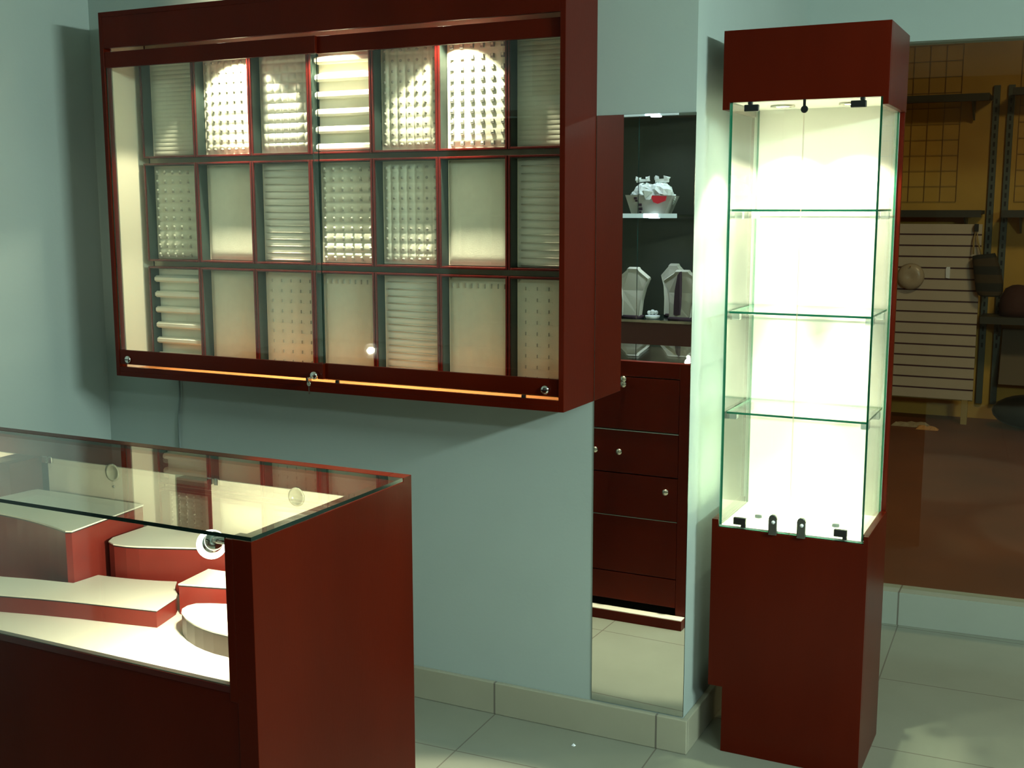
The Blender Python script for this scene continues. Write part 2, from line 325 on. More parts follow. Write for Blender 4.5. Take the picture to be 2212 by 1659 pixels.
# ------------------------------------------------------------------ the 21 jewellery trays
PW, PH = 0.2015, 0.308                     # pad size
def pad_mesh(kind):
    b = MB(); x0, x1, z0, z1 = -PW / 2, PW / 2, -PH / 2, PH / 2
    def field(fn, nx, nz, mfn=None):
        vs = []; fs = []; ms = []
        for j in range(nz + 1):
            for i in range(nx + 1):
                u, v = i / nx, j / nz; vs.append((x0 + PW * u, -fn(u, v), z0 + PH * v))
        for j in range(nz):
            for i in range(nx):
                fs.append((j * (nx + 1) + i, j * (nx + 1) + i + 1, (j + 1) * (nx + 1) + i + 1, (j + 1) * (nx + 1) + i)); ms.append(mfn((i + .5) / nx, (j + .5) / nz) if mfn else 0)
        b.add(vs, fs, ms, True)
    edge = lambda u, v: min(1, min(u, 1 - u) * 12) * min(1, min(v, 1 - v) * 14)
    if kind == 'plain': field(lambda u, v: .006 * edge(u, v) ** .5, 24, 36)
    elif kind == 'pillow':                 # soft cushions in rows with a slit below each row
        field(lambda u, v: edge(u, v) * (.003 + .008 * abs(math.sin(PI * v * 10)) ** .6 * (0.45 + .55 * abs(math.sin(PI * (u * 7))) ** .5) ), 63, 100)
    elif kind in ('ring', 'clip', 'bump'):
        nc, nr = {'ring': (7, 10), 'clip': (6, 10), 'bump': (6, 10)}[kind]
        def fn(u, v):
            a = abs(math.sin(PI * (u * nc))); c = abs(math.sin(PI * v * nr)); return edge(u, v) * ((.002 + .0025 * c ** .5 + .0045 * a ** .5) if kind == 'ring' else (.005 + .0012 * c) if kind == 'clip' else (.003 + .004 * c ** .5 + .001 * a))
        field(fn, nc * 8, nr * 8)
        for j in range(nr):
            for i in range(nc):
                x = x0 + PW * (i + .5) / nc; z = z0 + PH * (j + .38) / nr
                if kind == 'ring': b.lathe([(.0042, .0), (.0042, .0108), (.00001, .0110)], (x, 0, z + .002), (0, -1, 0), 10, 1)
                elif kind == 'clip':
                    b.box(x - .0055, -.0105, z - .006, x + .0055, -.004, z + .006, 2); b.box(x - .0035, -.0112, z - .001, x + .0035, -.0104, z + .0055, 0)
                else:
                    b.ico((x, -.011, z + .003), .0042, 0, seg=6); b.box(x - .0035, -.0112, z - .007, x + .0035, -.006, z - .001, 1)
    elif kind in ('ribs', 'fineribs'):
        n = 14 if kind == 'ribs' else 22; a = .0035 if kind == 'ribs' else .002
        field(lambda u, v: edge(u, .5) * (.002 + a * abs(math.sin(PI * v * n)) ** .5), 12, n * 8)
        if kind == 'ribs':
            for j in range(n): b.tube([(x0 + .012, -.006, z0 + PH * (j + .05) / n + .002), (x1 - .004, -.006, z0 + PH * (j + .05) / n + .002)], .0015, 6, 0)
    elif kind == 'shelves':
        field(lambda u, v: .002, 4, 8)
        for j in range(6):
            z = z0 + .006 + j * (PH - .012) / 5.6
            b.prism([(-.030, z), (-.030, z + .010), (-.020, z + .016), (0, z + .013), (0, z - .006), (-.022, z - .006)], x0 + .002, x1 - .001, 'YZ', 0)
    elif kind == 'pins':
        field(lambda u, v: .003 * edge(u, v) ** .5, 20, 30)
        for j in range(9):
            for i in range(5):
                x = x0 + PW * (i + .7) / 5.4; z = z0 + PH * (j + .5) / 9.3
                b.box(x - .0009, -.0065, z - .005, x + .0009, -.002, z + .005, 1)
                b.box(x - .011, -.0045, z - .0062, x + .011, -.002, z - .0052, 0)
    elif kind == 'hooks':
        field(lambda u, v: .004 * edge(u, v) ** .5, 24, 36)
        for i in range(9):
            x = x0 + PW * (i + .6) / 9.2; b.box(x - .001, -.009, z1 - .030, x + .001, -.003, z1 - .016, 1)
    return b
def frame_mesh():
    b = MB(); w, h = 0.2275, 0.329; t = 0.0065; d = .050
    b.box(-w / 2, -d, -h / 2, -w / 2 + t, 0, h / 2).box(w / 2 - t, -d, -h / 2, w / 2, 0, h / 2)
    b.box(-w / 2 + t, -d, -h / 2, w / 2 - t, 0, -h / 2 + t).box(-w / 2 + t, -d, h / 2 - t, w / 2 - t, 0, h / 2)
    return b
def liner_mesh():
    b = MB(); w, h = 0.2275 - .0132, 0.329 - .0132; t = .0015; d = .046
    b.box(-w / 2, -d, -h / 2, -w / 2 + t, -.001, h / 2).box(w / 2 - t, -d, -h / 2, w / 2, -.001, h / 2)
    b.box(-w / 2 + t, -d, h / 2 - t, w / 2 - t, -.001, h / 2)
    return b
ROWN = ['top', 'middle', 'bottom']; COLN = ['first', 'second', 'third', 'fourth', 'fifth', 'sixth', 'last']
KINDS = [['fineribs', 'ring', 'pillow', 'shelves', 'ring6', 'clip', 'fineribs'],
         ['bump', 'plain', 'ribs', 'bump', 'ring6', 'plain', 'ribs'],
         ['shelves', 'plain', 'pins', 'hooks', 'ribs', 'hooks', 'pins']]
DESC = {'fineribs': 'jewellery tray with faint fine ribs', 'ring': 'ring tray with small ring holes', 'pillow': 'ring tray with soft padded cream rolls',
        'shelves': 'tray of thick cream horizontal ledges', 'ring6': 'tray with a pad of dimpled ring holes', 'clip': 'brightly lit tray of square grey ring clips', 'bump': 'tray with a grid of small raised studs',
        'plain': 'plain cream padded tray', 'ribs': 'tray with narrow horizontal bracelet ribs', 'pins': 'earring tray of small upright slots', 'hooks': 'smooth cream tray with pins along its top'}
frm = frame_mesh(); lin = liner_mesh(); proto = {}
for r in range(3):
    for c in range(7):
        k = KINDS[r][c]; kk = 'ring' if k == 'ring6' else k
        x = -2.790 + .2305 * c + 0; z = (1.9295, 1.5835, 1.237)[r]
        lab = '%s, %s from left in %s row' % (DESC[k], COLN[c], ROWN[r])
        if c == 6: lab = '%s, right end of %s row' % (DESC[k], ROWN[r])
        if kk not in proto:
            t = thing('jewellery_tray', (0, 0, 0), lab, 'tray', 'jewellery trays in the wall cabinet')
            frm.build('frame', RED2, t, 0.0012); lin.build('liner', LINER, t)
            pb = pad_mesh(kk); pb.v = [(v[0], v[1] - .008, v[2]) for v in pb.v]
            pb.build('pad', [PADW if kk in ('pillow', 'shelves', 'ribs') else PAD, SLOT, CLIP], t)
            MB().box(-.104, -.008, -.156, .104, 0, .156).build('backing', CREAM, t)
            proto[kk] = t
        else:
            t = copy_tree(proto[kk]); tag(t, lab)
        t.location = (x, 3.0945, z)

# ------------------------------------------------------------------ wall mirror beside the cabinet
mr = thing('wall_mirror', (-1.137, WY, 0.107), 'tall narrow frameless mirror on the wall between cabinet and corner', 'mirror')
MB().add([(-1.2855, 3.1415, .110), (-.9945, 3.1415, .110), (-.9945, 3.1415, 1.857), (-1.2855, 3.1415, 1.857)], [(0, 1, 2, 3)]).build('mirror_face', MIRROR, mr)
MB().box(-1.286, 3.1420, .1095, -.994, WY, 1.8575).build('mirror_backing', GEDGED, mr)
cbl = tag(MB().tube([(-2.872, 3.138, 1.034), (-2.872, 3.138, .93), (-2.882, 3.138, .86), (-2.884, 3.138, .78), (-2.880, 3.138, .65), (-2.884, 3.138, .11)], .0035).build('power_cable', PVC), 'thin grey cable running down the wall under the cabinet', 'cable')
tag(MB().add([(-1.306, 3.034, .0002), (-1.296, 3.032, .0002), (-1.293, 3.040, .0002), (-1.303, 3.045, .0002), (-1.300, 3.038, .007)], [(0, 1, 4), (1, 2, 4), (2, 3, 4), (3, 0, 4), (3, 2, 1, 0)]).build('paper_scrap', WHITE), 'tiny white crumpled scrap on the floor tiles near the skirting', 'litter')

# ------------------------------------------------------------------ glass display tower
TX0, TX1, TY0, TY1 = -0.938, -0.497, 3.20, 3.52
GX0, GX1 = -0.917, -0.512
tw = thing('display_tower', ((TX0 + TX1) / 2, TY0, 0), 'tall lit glass display tower with red-brown base and top box beside the mirror', 'display case')
# base: front board is cut away at its lower left corner, and lower between the doors
base = MB()
base.prism([(TX0 + .043, 0), (TX1, 0), (TX1, .706), (GX1 + .002, .706), (GX1 + .002, .683), (GX0 - .002, .683), (GX0 - .002, .706), (TX0, .706), (TX0, .20), (TX0 + .043, .20)], TY0, TY0 + .018, 'XZ')
base.box(TX1 - .018, TY0 + .018, 0, TX1, TY1, .706).box(TX0, TY0 + .018, .20, TX0 + .018, TY1, .706).box(TX0 + .018, TY1 - .016, .02, TX1 - .018, TY1, .69)
base.box(TX0 + .043, TY0 + .018, .0, TX0 + .055, TY1, .20)
base.build('base_cabinet', WOOD, tw, 0.001)
MB().box(TX0 + .018, TY0 + .018, .672, TX1 - .018, TY1 - .016, .690).box(GX0 - .001, TY0 + .0078, .6835, GX1 + .001, TY0 + .0178, .690).build('display_floor', CREAMW, tw)
top = MB()
top.prism([(TX0, 1.864), (GX0 - .001, 1.864), (GX0 - .001, 1.884), (GX1 + .001, 1.884), (GX1 + .001, 1.864), (TX1, 1.864), (TX1, 2.075), (TX0, 2.075)], TY0, TY0 + .016, 'XZ')
top.box(TX0, TY0 + .016, 1.864, TX0 + .016, TY1, 2.075).box(TX1 - .016, TY0 + .016, 1.864, TX1, TY1, 2.075).box(TX0 + .016, TY1 - .016, 1.864, TX1 - .016, TY1, 2.075)
top.box(TX0 + .016, TY0 + .016, 2.060, TX1 - .016, TY1 - .016, 2.075)
top.build('top_box', WOOD, tw, 0.001)
MB().box(TX0 + .016, TY0 + .016, 1.884, TX1 - .016, TY1 - .016, 1.892).build('display_ceiling', CREAMW, tw)
# back board: cream inside, red outside, a stile showing at each side
MB().box(TX0 + .002, TY1 - .016, .69, TX1 - .002, TY1, 1.864, 0).build('back_panel', WOOD, tw)
bk = MB().box(TX0 + .012, TY1 - .021, .69, GX1, TY1 - .0162, 1.884).build('back_lining', CREAMW, tw)
for sx in (GX0, GX1 - .006):
    MB().pane(sx, TY0 + .008, .690, sx + .006, TY1 - .022, 1.884, 0).build('side_pane', [GLASS, GEDGE], tw)
cxm = (GX0 + GX1) / 2
for s_, (x0, x1) in enumerate(((GX0, cxm - .001), (cxm + .001, GX1))):
    d = MB().box(x0, TY0 + .001, .686, x1, TY0 + .007, 1.882, [1, 1, 0, 0, 1 if s_ == 0 else 2, 1 if s_ == 1 else 2]).build('glass_door', [GLASS, GEDGE, POLY], tw)
    lx = cxm + (-.044 if s_ == 0 else .036)
    hx = (-.857, -.573)[s_]
    lock = MB().prism([(lx - .0125, .682), (lx + .0125, .682), (lx + .0125, .728), (lx + .010, .736), (lx + .004, .741), (lx - .004, .741), (lx - .010, .736), (lx - .0125, .728)], TY0 - .012, TY0 + .001, 'XZ').build('lock', mat('dark_chrome', (.30, .32, .32), .2, metal=1.0) if s_ == 0 else bpy.data.materials['dark_chrome'], d, 0.002, root=tw)
    MB().lathe([(.005, 0), (.005, .003), (.00001, .004)], (lx + .002, TY0 - .012, .720), (0, -1, 0), 14).build('keyhole_glint', WHITE, lock, root=tw)  # keyhole cylinder, the lock's highlight put into its white
    MB().box(hx - .018, TY0 - .002, .697, hx + .018, TY0 + .010, .718).box(hx + (.006 if s_ else .004), TY0 - .002, .690, hx + .018, TY0 + .010, .697).build('hinge', BLACK, d, 0.002, root=tw)
    MB().box(hx - .020, TY0 - .002, 1.858, hx + .020, TY0 + .010, 1.876).box(hx - (.010 if s_ == 0 else -.004), TY0 - .002, 1.876, hx + (.002 if s_ == 0 else .016), TY0 + .010, 1.884).build('hinge', BLACK, d, 0.002, root=tw)
MB().lathe([(.009, -.003), (.010, 0), (.009, .003), (.00001, .004)], (cxm + .002, TY0 - .003, 1.858), (0, 1, 0), 18).box(cxm - .002, TY0 - .004, 1.866, cxm + .005, TY0 + .0, 1.884).build('door_catch', BLACK, tw)
for z in (1.594, 1.309, 1.021):
    sh = MB().pane(GX0 + .008, TY0 + .020, z - .006, GX1 - .008, TY1 - .030, z, 2).build('glass_shelf', [GLASS, GEDGE], tw)
    for x in (GX0 + .0062, GX1 - .0062 - .022):
        for y in (TY0 + .055, TY1 - .09):
            MB().box(x, y, z - .028, x + .022, y + .022, z - .0065).build('shelf_bracket', FROST, tw, 0.002)
for x in (-.81, -.62):
    dlt = MB().lathe([(.034, 0), (.034, -.004), (.026, -.005), (.024, .0)], (x, 3.36, 1.8835), (0, 0, 1), 28, [0, 0, 0]).build('downlight', BRASS, tw)
    MB().lathe([(.00001, -.0035), (.020, -.0035), (.022, -.001)], (x, 3.36, 1.884), (0, 0, 1), 20).build('bulb', BULB, dlt, root=tw)
    spot('tower_beam', (x, 3.36, 1.876), (x, 3.38, .7), 29.0, HAL, 94, 0.35, 0.012, tw)
    spot('tower_beam', (x, 3.36, 1.876), (x, 3.39, .7), 270.0, HAL, 27, 0.6, 0.012, tw)
for x in (-.835, -.61):
    MB().lathe([(.012, 0), (.010, .008), (.00001, .009)], (x, 3.33, .690), (0, 0, 1), 16).build('shelf_stud', ACRYL, tw)

# ------------------------------------------------------------------ glass-topped counter in the foreground
KX1, KY0, KY1, KZ = -1.307, 1.592, 2.140, 1.02
KXL = -3.10
kc = thing('display_counter', (-2.2, 1.60, 0), 'long red-brown shop counter with lit glass showcase top in the foreground', 'counter')
b = MB().prism([(KY0, 0), (KY1, 0), (KY1, KZ), (KY1 - .034, KZ), (KY1 - .034, KZ - .009), (KY0, KZ - .009)], KX1 - .044, KX1, 'YZ')
b.build('side_panel', WOOD, kc, 0.001)
MB().box(KX1 - .062, KY0, .70, KX1 - .044, KY0 + .045, KZ - .010).build('front_stile', WOOD, kc, 0.001)
MB().box(KXL, KY0, 0, KXL + .02, KY1, KZ - .009).build('side_panel', WOOD, kc, 0.001)
MB().box(KXL + .02, KY0 + .003, 0.05, KX1 - .044, KY0 + .021, .715).build('front_panel', WOOD, kc, 0.001)
MB().box(KXL + .02, KY0 + .001, .716, KX1 - .044, KY0 + .004, .7285).build('front_edge_strip', RED2, kc)
MB().box(KXL + .02, KY0 + .021, .700, KX1 - .044, KY1 - .03, .7275).build('showcase_floor', GRAN, kc)
MB().box(KXL + .02, KY1 - .034, .962, KX1 - .044, KY1, KZ).build('rear_rail', WOOD, kc, 0.001)
MB().pane(KXL + .001, KY0 + .001, KZ - .008, KX1 - .001, KY1 - .035, KZ - .0005, 2).build('glass_top', [GLASS, GEDGED], kc)
MB().pane(KXL + .02, KY0 + .002, .7285, KX1 - .063, KY0 + .007, KZ - .0085, 1).build('front_pane', [GLASS, GEDGED], kc)
# back of the showcase: cream sliding doors between red posts
for k, (x0, x1) in enumerate(((-1.351, -1.838), (-1.925, -2.375), (-2.495, -3.08))):
    d = MB().box(x0, KY1 - .040, .7285, x1, KY1 - .034, .963).build('sliding_door', CREAM, kc)
    for px in ((-1.588,), (-2.150,), (-2.8,))[k]:
        MB().lathe([(.022, 0), (.022, -.003), (.017, -.003), (.0165, -.001), (.00001, -.001)], (px, KY1 - .0405, .948), (0, 1, 0), 26).build('door_disc', mat('frosted_door_disc', (.50, .50, .36), .2) if k == 0 else bpy.data.materials['frosted_door_disc'], d, root=kc)  # small pale disc near the top of each door
    if k == 1: MB().lathe([(.003, 0), (.003, -.003)], (-2.148, KY1 - .0405, .912), (0, 1, 0), 12).build('screw', CHROME, d, root=kc)
for x0, x1, dy in ((-1.838, -1.925, .028), (-2.405, -2.495, .10)):
    MB().box(x0, KY1 - .034 - dy, .7285, x1, KY1 - .0335, .963).build('post', WOOD, kc, 0.001)
for x in (-1.835, -2.378):
    MB().box(x - .008, KY1 - .050, .952, x + .008, KY1 - .0405, .970).box(x + .014, KY1 - .050, .952, x + .026, KY1 - .0405, .970).build('glass_clip', CHROME, kc, 0.002)
# staff side, seen in the mirror: drawers and kick board
YB = KY1
MB().box(KXL + .02, YB - .030, .07, KX1 - .044, YB - .020, .70).build('carcass_back', WOODD, kc)
def front(z0, z1, x0, x1, name): return MB().box(x0, YB - .018, z0, x1, YB, z1).build(name, WOOD, kc, 0.0015)
for (z0, z1, kxs) in ((.755, .958, (-1.570,)), (.583, .748, (-1.584, -1.684)), (.412, .579, (-1.394,)), (.185, .408, ()), (.070, .181, ())):
    d = front(z0, z1, -1.352, -2.20, 'drawer')
    for kx_ in kxs:
        zz = {.755: (.932, .952), .583: (.668,), .412: (.528,)}[z0]
        for z_ in zz:
            MB().lathe([(.006, 0), (.006, .010), (.012, .016), (.012, .021), (.00001, .023)], (kx_, YB, z_), (0, 1, 0), 18).build('knob', BRASS, d, root=kc)
    e = front(z0, z1, -2.204, -3.08, 'drawer')
MB().box(-3.08, YB - .02, .7485, -1.352, YB + .001, .7515).build('metal_track', BRASS, kc)
MB().box(-3.08, YB - .02, .4085, -1.352, YB + .001, .4105).build('metal_track', BRASS, kc)
MB().box(-3.08, YB + .002, .0, -1.31, YB + .050, .038).build('kick_board', WOOD, kc, 0.001)
MB().box(-3.08, YB + .004, .038, -1.312, YB + .048, .041).build('kick_top', GRAN, kc)
# halogen spots clipped under the glass
def counter_spot(x, y, z, e, ax):
    ax = Vector(ax).normalized(); c = Vector((x, y, z))
    sh = MB().lathe([(.009, -.046), (.0155, -.044), (.0175, -.040), (.0175, -.026), (.0135, -.024), (.0135, -.020), (.0185, -.018), (.0200, -.003), (.0185, -.001)], c, ax, 28).tube([c - ax * .036, c - ax * .050, c - ax * .050 + Vector((.035, 0, .0))], .007).build('halogen_spot', CHROME, kc)
    MB().lathe([(.0185, -.002), (.0275, -.004), (.0285, .0), (.0275, .004), (.0185, .003)], c, ax, 32).build('glowing_ring', RINGL, sh, root=kc)
    MB().lathe([(.00001, .002), (.0182, .002)], c, ax, 24).build('lens', BULB, sh, root=kc)
    spot('counter_beam', tuple(c + ax * .010), tuple(c + ax * .010 + Vector((-.20, .34, -.34))), e, HAL, 160, 0.5, 0.015, kc)
counter_spot(-1.462, 1.665, .968, 15, (-.62, .52, -.38))
counter_spot(-2.78, 1.66, .990, 17, (.45, .72, -.20))

# ------------------------------------------------------------------ risers on the showcase floor
ZF = .7279
RISER = mat('riser_red_laminate', (.20, .026, .018), .35, noise=.15, spec=.3)
def arc(p0, p1, bulge, n=10):
    p0, p1 = Vector(p0), Vector(p1); d = p1 - p0; nrm = Vector((d.y, -d.x)).normalized(); r = []
    for i in range(n + 1):
        t = i / n; r.append(tuple(p0 + d * t + nrm * bulge * 4 * t * (1 - t)))
    return r
def riser(poly, z1, label, m=None):
    c = Vector((sum(p[0] for p in poly) / len(poly), sum(p[1] for p in poly) / len(poly)))
    t = thing('display_riser', (c.x, c.y, ZF), label, 'display riser', 'risers inside the counter')
    MB().prism(poly, ZF, z1 - .006, 'XY', 0).build('riser_body', m or RISER, t)
    big = [(c.x + (p[0] - c.x) * 1.008, c.y + (p[1] - c.y) * 1.008) for p in poly]
    MB().prism(big, z1 - .0032, z1, 'XY', 0).build('riser_top', GRAN, t)
    MB().prism(poly, z1 - .0062, z1 - .0030, 'XY', 0).build('shadow_gap_band', BLACK, t)  # black slab stands in for the shadow gap under the top
    return t
DRUM = mat('brown_veneer', (.042, .026, .015), .4, noise=.2)
riser([(-1.708, 1.767), (-1.796, 1.751), (-1.896, 1.734), (-1.99, 1.714), (-2.083, 1.691), (-2.22, 1.662), (-2.33, 1.655), (-2.33, 1.72), (-2.19, 1.778), (-2.10, 1.800), (-2.0, 1.818), (-1.994, 1.885), (-1.957, 1.889), (-1.92, 1.895), (-1.886, 1.902), (-1.84, 1.914), (-1.800, 1.928), (-1.782, 1.903), (-1.763, 1.882), (-1.742, 1.866), (-1.728, 1.846)], .7675,
      'low long curved riser at the front of the lit counter, cream top')
riser([(-2.007, 1.828)] + arc((-2.02, 1.822), (-2.42, 1.86), .02)[::1] + [(-2.395, 2.06), (-2.388, 2.074), (-2.032, 2.074)], .885,
      'tallest riser in the counter, wide red block with cream top, at left')
riser([(-2.004, 1.947), (-1.990, 1.920), (-1.964, 1.909), (-1.93, 1.911), (-1.899, 1.919), (-1.83, 1.946), (-1.766, 1.972), (-1.693, 1.992), (-1.58, 2.03), (-1.58, 2.074), (-2.004, 2.074)], .839,
      'medium red display riser with rounded cream top, behind the chrome halogen spot')
riser([(-1.722, 1.852), (-1.66, 1.868), (-1.603, 1.884), (-1.50, 1.912), (-1.38, 1.94), (-1.38, 2.02), (-1.52, 1.990), (-1.60, 1.975), (-1.671, 1.966), (-1.70, 1.964), (-1.734, 1.962)], .7965,
      'small angular red riser with cream top beside the dark stile of the counter')
riser([(-1.652, 1.800), (-1.648, 1.780), (-1.631, 1.759), (-1.60, 1.738), (-1.565, 1.722), (-1.535, 1.713), (-1.504, 1.707), (-1.456, 1.704), (-1.40, 1.715), (-1.372, 1.74), (-1.372, 1.895), (-1.50, 1.868), (-1.574, 1.848), (-1.62, 1.832), (-1.645, 1.818)], .7745,
      'half-round drum riser with brown veneer side at the right end of the counter', DRUM)

# ------------------------------------------------------------------ tall shelf unit across the room (seen in the mirror)
UY = 0.20; U0, U1 = -3.15, -1.58
un = thing('shelf_unit', ((U0 + U1) / 2, UY, 0), 'tall dark shelf unit with glass shelves and cool lights, seen in the wall mirror', 'shelf unit')
MB().box(U0, UY - .38, .0, U1, UY, .97).build('base_cabinet', WOODD, un, .002)
MB().box(U0, UY - .38, .97, U1, UY + .01, .985).build('counter_slab', GEDGED, un)
MB().box(U0, UY - .38, .985, U1, UY - .36, 2.10).build('back_board', DARKB, un)
MB().box(U0, UY - .36, .985, U0 + .02, UY, 2.10).build('side_board', WOOD, un)
MB().box(U1 - .012, UY - .36, .985, U1, UY, 2.10).build('side_board', GLASS, un)
MB().box(U0, UY - .38, 2.112, U1, UY + .0, 2.18).build('canopy', CEIL, un, .002)
MB().box(-2.245, UY - .004, .99, -2.242, UY, 2.09).build('door_edge', GEDGED, un)
for z, nm in ((2.10, 'top_light'), (1.556, 'shelf_light')):
    if z < 2: MB().pane(U0 + .02, UY - .34, z - .008, U1 - .012, UY, z + .004, 2).build('glass_shelf', [GLASS, GEDGED], un)
    s_ = MB().box(-2.33, UY + .001, z - .014, -2.02, UY + .010, z + .010).build('light_strip', LEDS, un)
    MB().box(-2.205, UY + .0102, z - .012, -2.125, UY + .014, z + .010).lathe([(.030, -.006), (.030, 0), (.00001, 0)], (-2.165, UY - .05, z - .016), (0, 0, -1), 20).build('led_lamp', LEDM, s_, root=un)
    spot('shelf_beam', (-2.165, UY + .03, z - .03), (-2.165, UY - .15, z - .6), 5, (.75, .9, 1), 120, 1, .03, un)
def bag(x, label):
    g = thing('gift_bag', (x, UY - .12, 1.5605), label, 'gift bag', 'paper bags on the middle shelf')
    z = 1.561; y0, y1 = UY - .17, UY - .05
    MB().add([(x + .085, y1, z), (x - .105, y1, z), (x - .105, y0, z), (x + .085, y0, z), (x + .135, y1 + .02, z + .102), (x - .135, y1 + .02, z + .106), (x - .130, y0 - .02, z + .10), (x + .125, y0 - .02, z + .10)],
             [(0, 1, 2, 3), (0, 4, 5, 1), (1, 5, 6, 2), (2, 6, 7, 3), (3, 7, 4, 0)]).build('paper_body', BAGP, g)
    m = MB()
    for cx, cz, r in ((-.060, .108, .062), (-.040, .125, .046), (.045, .108, .066), (.060, .125, .048), (-.005, .098, .050), (.095, .090, .036), (-.102, .092, .032), (.030, .130, .045)):
        m.ico((x + cx, UY - .11, z + cz), r, 0, (1, .62, .95), 8)
    for cx in (-.062, .048):
        m.box(x + cx - .040, UY - .12, z + .178, x + cx + .040, UY - .10, z + .192); m.box(x + cx - .040, UY - .12, z + .188, x + cx - .016, UY - .10, z + .206); m.box(x + cx + .016, UY - .12, z + .188, x + cx + .040, UY - .10, z + .206)
    m.prism([(x + .035, z + .125), (x - .030, z + .125), (x - .012, z + .085), (x + .014, z + .082)], y1 + .022, y1 + .026, 'XZ')
    rr = random.Random(int(abs(x) * 1000))
    m.v = [tuple(c + (rr.random() - .5) * .014 for c in v) for v in m.v]
    m.sm = [False] * len(m.sm); m.build('tissue', PAPER, g)
    f = y1 + .020
    MB().prism([(x + .105, z + .098), (x + .012, z + .102), (x + .030, z + .066), (x + .055, z + .058), (x + .098, z + .074)], f - .010, f + .003, 'XZ').build('red_print', REDP, g)
    q = MB()
    for k, (px, pz, s) in enumerate(((-.075, .088, .008), (-.070, .074, .006), (-.050, .052, .009), (-.048, .030, .010), (-.050, .012, .006))):
        q.box(x + px - s, f - .016, z + pz - s * .8, x + px + s, f + .002 - .016 * (1 - pz / .1) + .003, z + pz + s * .8)
    q.build('dark_print', DARKV, g)
bag(-2.195, 'grey paper gift bag stuffed with white tissue and a red patch, seen in the mirror')
bag(-1.80, 'second tissue filled paper gift bag, cut off by the right edge of the mirror')
def bust(x, y, h, w, label, stripe=False, rz=0.0):
    t = thing('necklace_bust', (x, y, .9855), label, 'necklace stand', 'necklace busts on the counter slab')
    z = .9855; prof = [(-.28, .04), (.28, .04), (.31, .35), (.38, .60), (.50, .80), (.20, .96), (.17, 1.0), (-.17, 1.0), (-.20, .96), (-.50, .80), (-.38, .60), (-.31, .35)]
    b = MB(); nz = []
    P = [(px * w, z + pz * h) for px, pz in prof]
    for lay, (dy, s) in enumerate(((.030, .90), (.036, .97), (.0, 1.0), (-.02, .96))):
        nz.append([(px * s, dy + (-.04 + .05 * abs((pz - z) / h - .75)), z + (pz - z) * (s if pz > z + .1 else 1)) for px, pz in P])
    vs = [(x + p[0] * math.cos(rz) - p[1] * math.sin(rz), y + p[0] * math.sin(rz) + p[1] * math.cos(rz), p[2]) for l in nz for p in l]; n = len(P)
    fs = [tuple(range(n)), tuple(range(3 * n, 4 * n))[::-1]]
    for l in range(3):
        for i in range(n): j = (i + 1) % n; fs.append((l * n + i, l * n + j, (l + 1) * n + j, (l + 1) * n + i))
    bo = b.add(vs, fs).build('bust_form', BUST, t)
    sb = bo.modifiers.new('soft', 'BEVEL'); sb.width = .012; sb.segments = 4; sb.limit_method = 'ANGLE'; sb.angle_limit = math.radians(20)
    MB().lathe([(w * .34, 0), (w * .34, .014), (w * .30, .018)], (x, y - .01, z), (0, 0, 1), 24).build('bust_base', DARKV, t)
    if stripe:
        MB().prism([(x + .002, z + h * .97), (x - .012, z + h * .90), (x - .026, z + h * .6), (x - .030, z + h * .3), (x - .030, z + .03), (x + .004, z + .03), (x + .004, z + h * .3), (x + .002, z + h * .6)], y + .0, y + .040, 'XZ').build('dark_necklace', DARKV, t)
bust(-2.290, UY - .06, .285, .185, 'pale necklace bust at the left of the mirror view')
bust(-2.115, UY - .24, .300, .150, 'slim pale necklace bust standing behind the dark striped one')
bust(-2.005, UY - .06, .275, .220, 'wide pale necklace bust with a dark stripe down its middle', True)
tag(MB().lathe([(.034, 0), (.038, .004), (.042, .016), (.040, .017), (.035, .006), (.00001, .005)], (-2.175, UY - .075, .9855), (0, 0, 1), 24).ico((-2.175, UY - .075, 1.022), .014, 0).ico((-2.155, UY - .075, 1.020), .012, 0).ico((-2.195, UY - .075, 1.018), .012, 0).build('glass_dish', PAPER), 'small pale dish of trinkets between the necklace busts', 'dish')

# ------------------------------------------------------------------ storeroom behind the window
SW0, SW1 = -1.62, -.722; SWY = 9.116
sw = thing('slatwall_panel', (-1.17, SWY, 0), 'freestanding pale slatwall panel with dark grooves beyond the window', 'slatwall')
MB().box(SW0, SWY, .185, SW1, SWY + .018, 1.476).build('board', SLAT, sw)
for k in range(15): MB().box(SW0, SWY - .002, 1.400 - .0815 * k - .005, SW1 + .001, SWY + .002, 1.400 - .0815 * k + .006).build('groove', GROOVE, sw)
for x in (-.775, -1.60): MB().box(x - .022, SWY + .002, 0, x + .022, SWY + .03, .186).build('leg', TAN, sw, .002)
MB().box(SW0, SWY + .018, .175, SW1, SWY + .03, .20).build('bottom_rail', TAN, sw)
tag(MB().prism([(-.952, 1.085), (-.925, 1.080), (-.925, 1.165), (-.948, 1.165), (-.955, 1.15)], SWY - .012, SWY - .003, 'XZ').build('hang_tag', mat('white_hang_tag', (.75, .82, .9), .5, emit=(.7, .8, 1), estr=0.0)), 'small white hang tag on the slatwall panel', 'tag')
rl = thing('plastic_roll', (-1.205, SWY - .06, 1.02), 'round crumpled roll of clear plastic hanging on the slatwall', 'plastic bag')
MB().lathe([(.040, 0), (.080, .004), (.098, .03), (.085, .052), (.05, .060), (.02, .054), (.00001, .050)], (-1.195, SWY - .003, 1.090), (0, -1, 0), 26).build('roll_body', POLY, rl)
MB().tube([(-1.195, SWY - .001, 1.16), (-1.195, SWY - .08, 1.165)], .004).build('peg', CHROME, rl)
hb = thing('handbag', (-.66, SWY - .07, .955), 'dark striped woven handbag hanging from the corner of the slatwall panel', 'handbag')
b = MB(); X = lambda t: -.672 + .0 * t
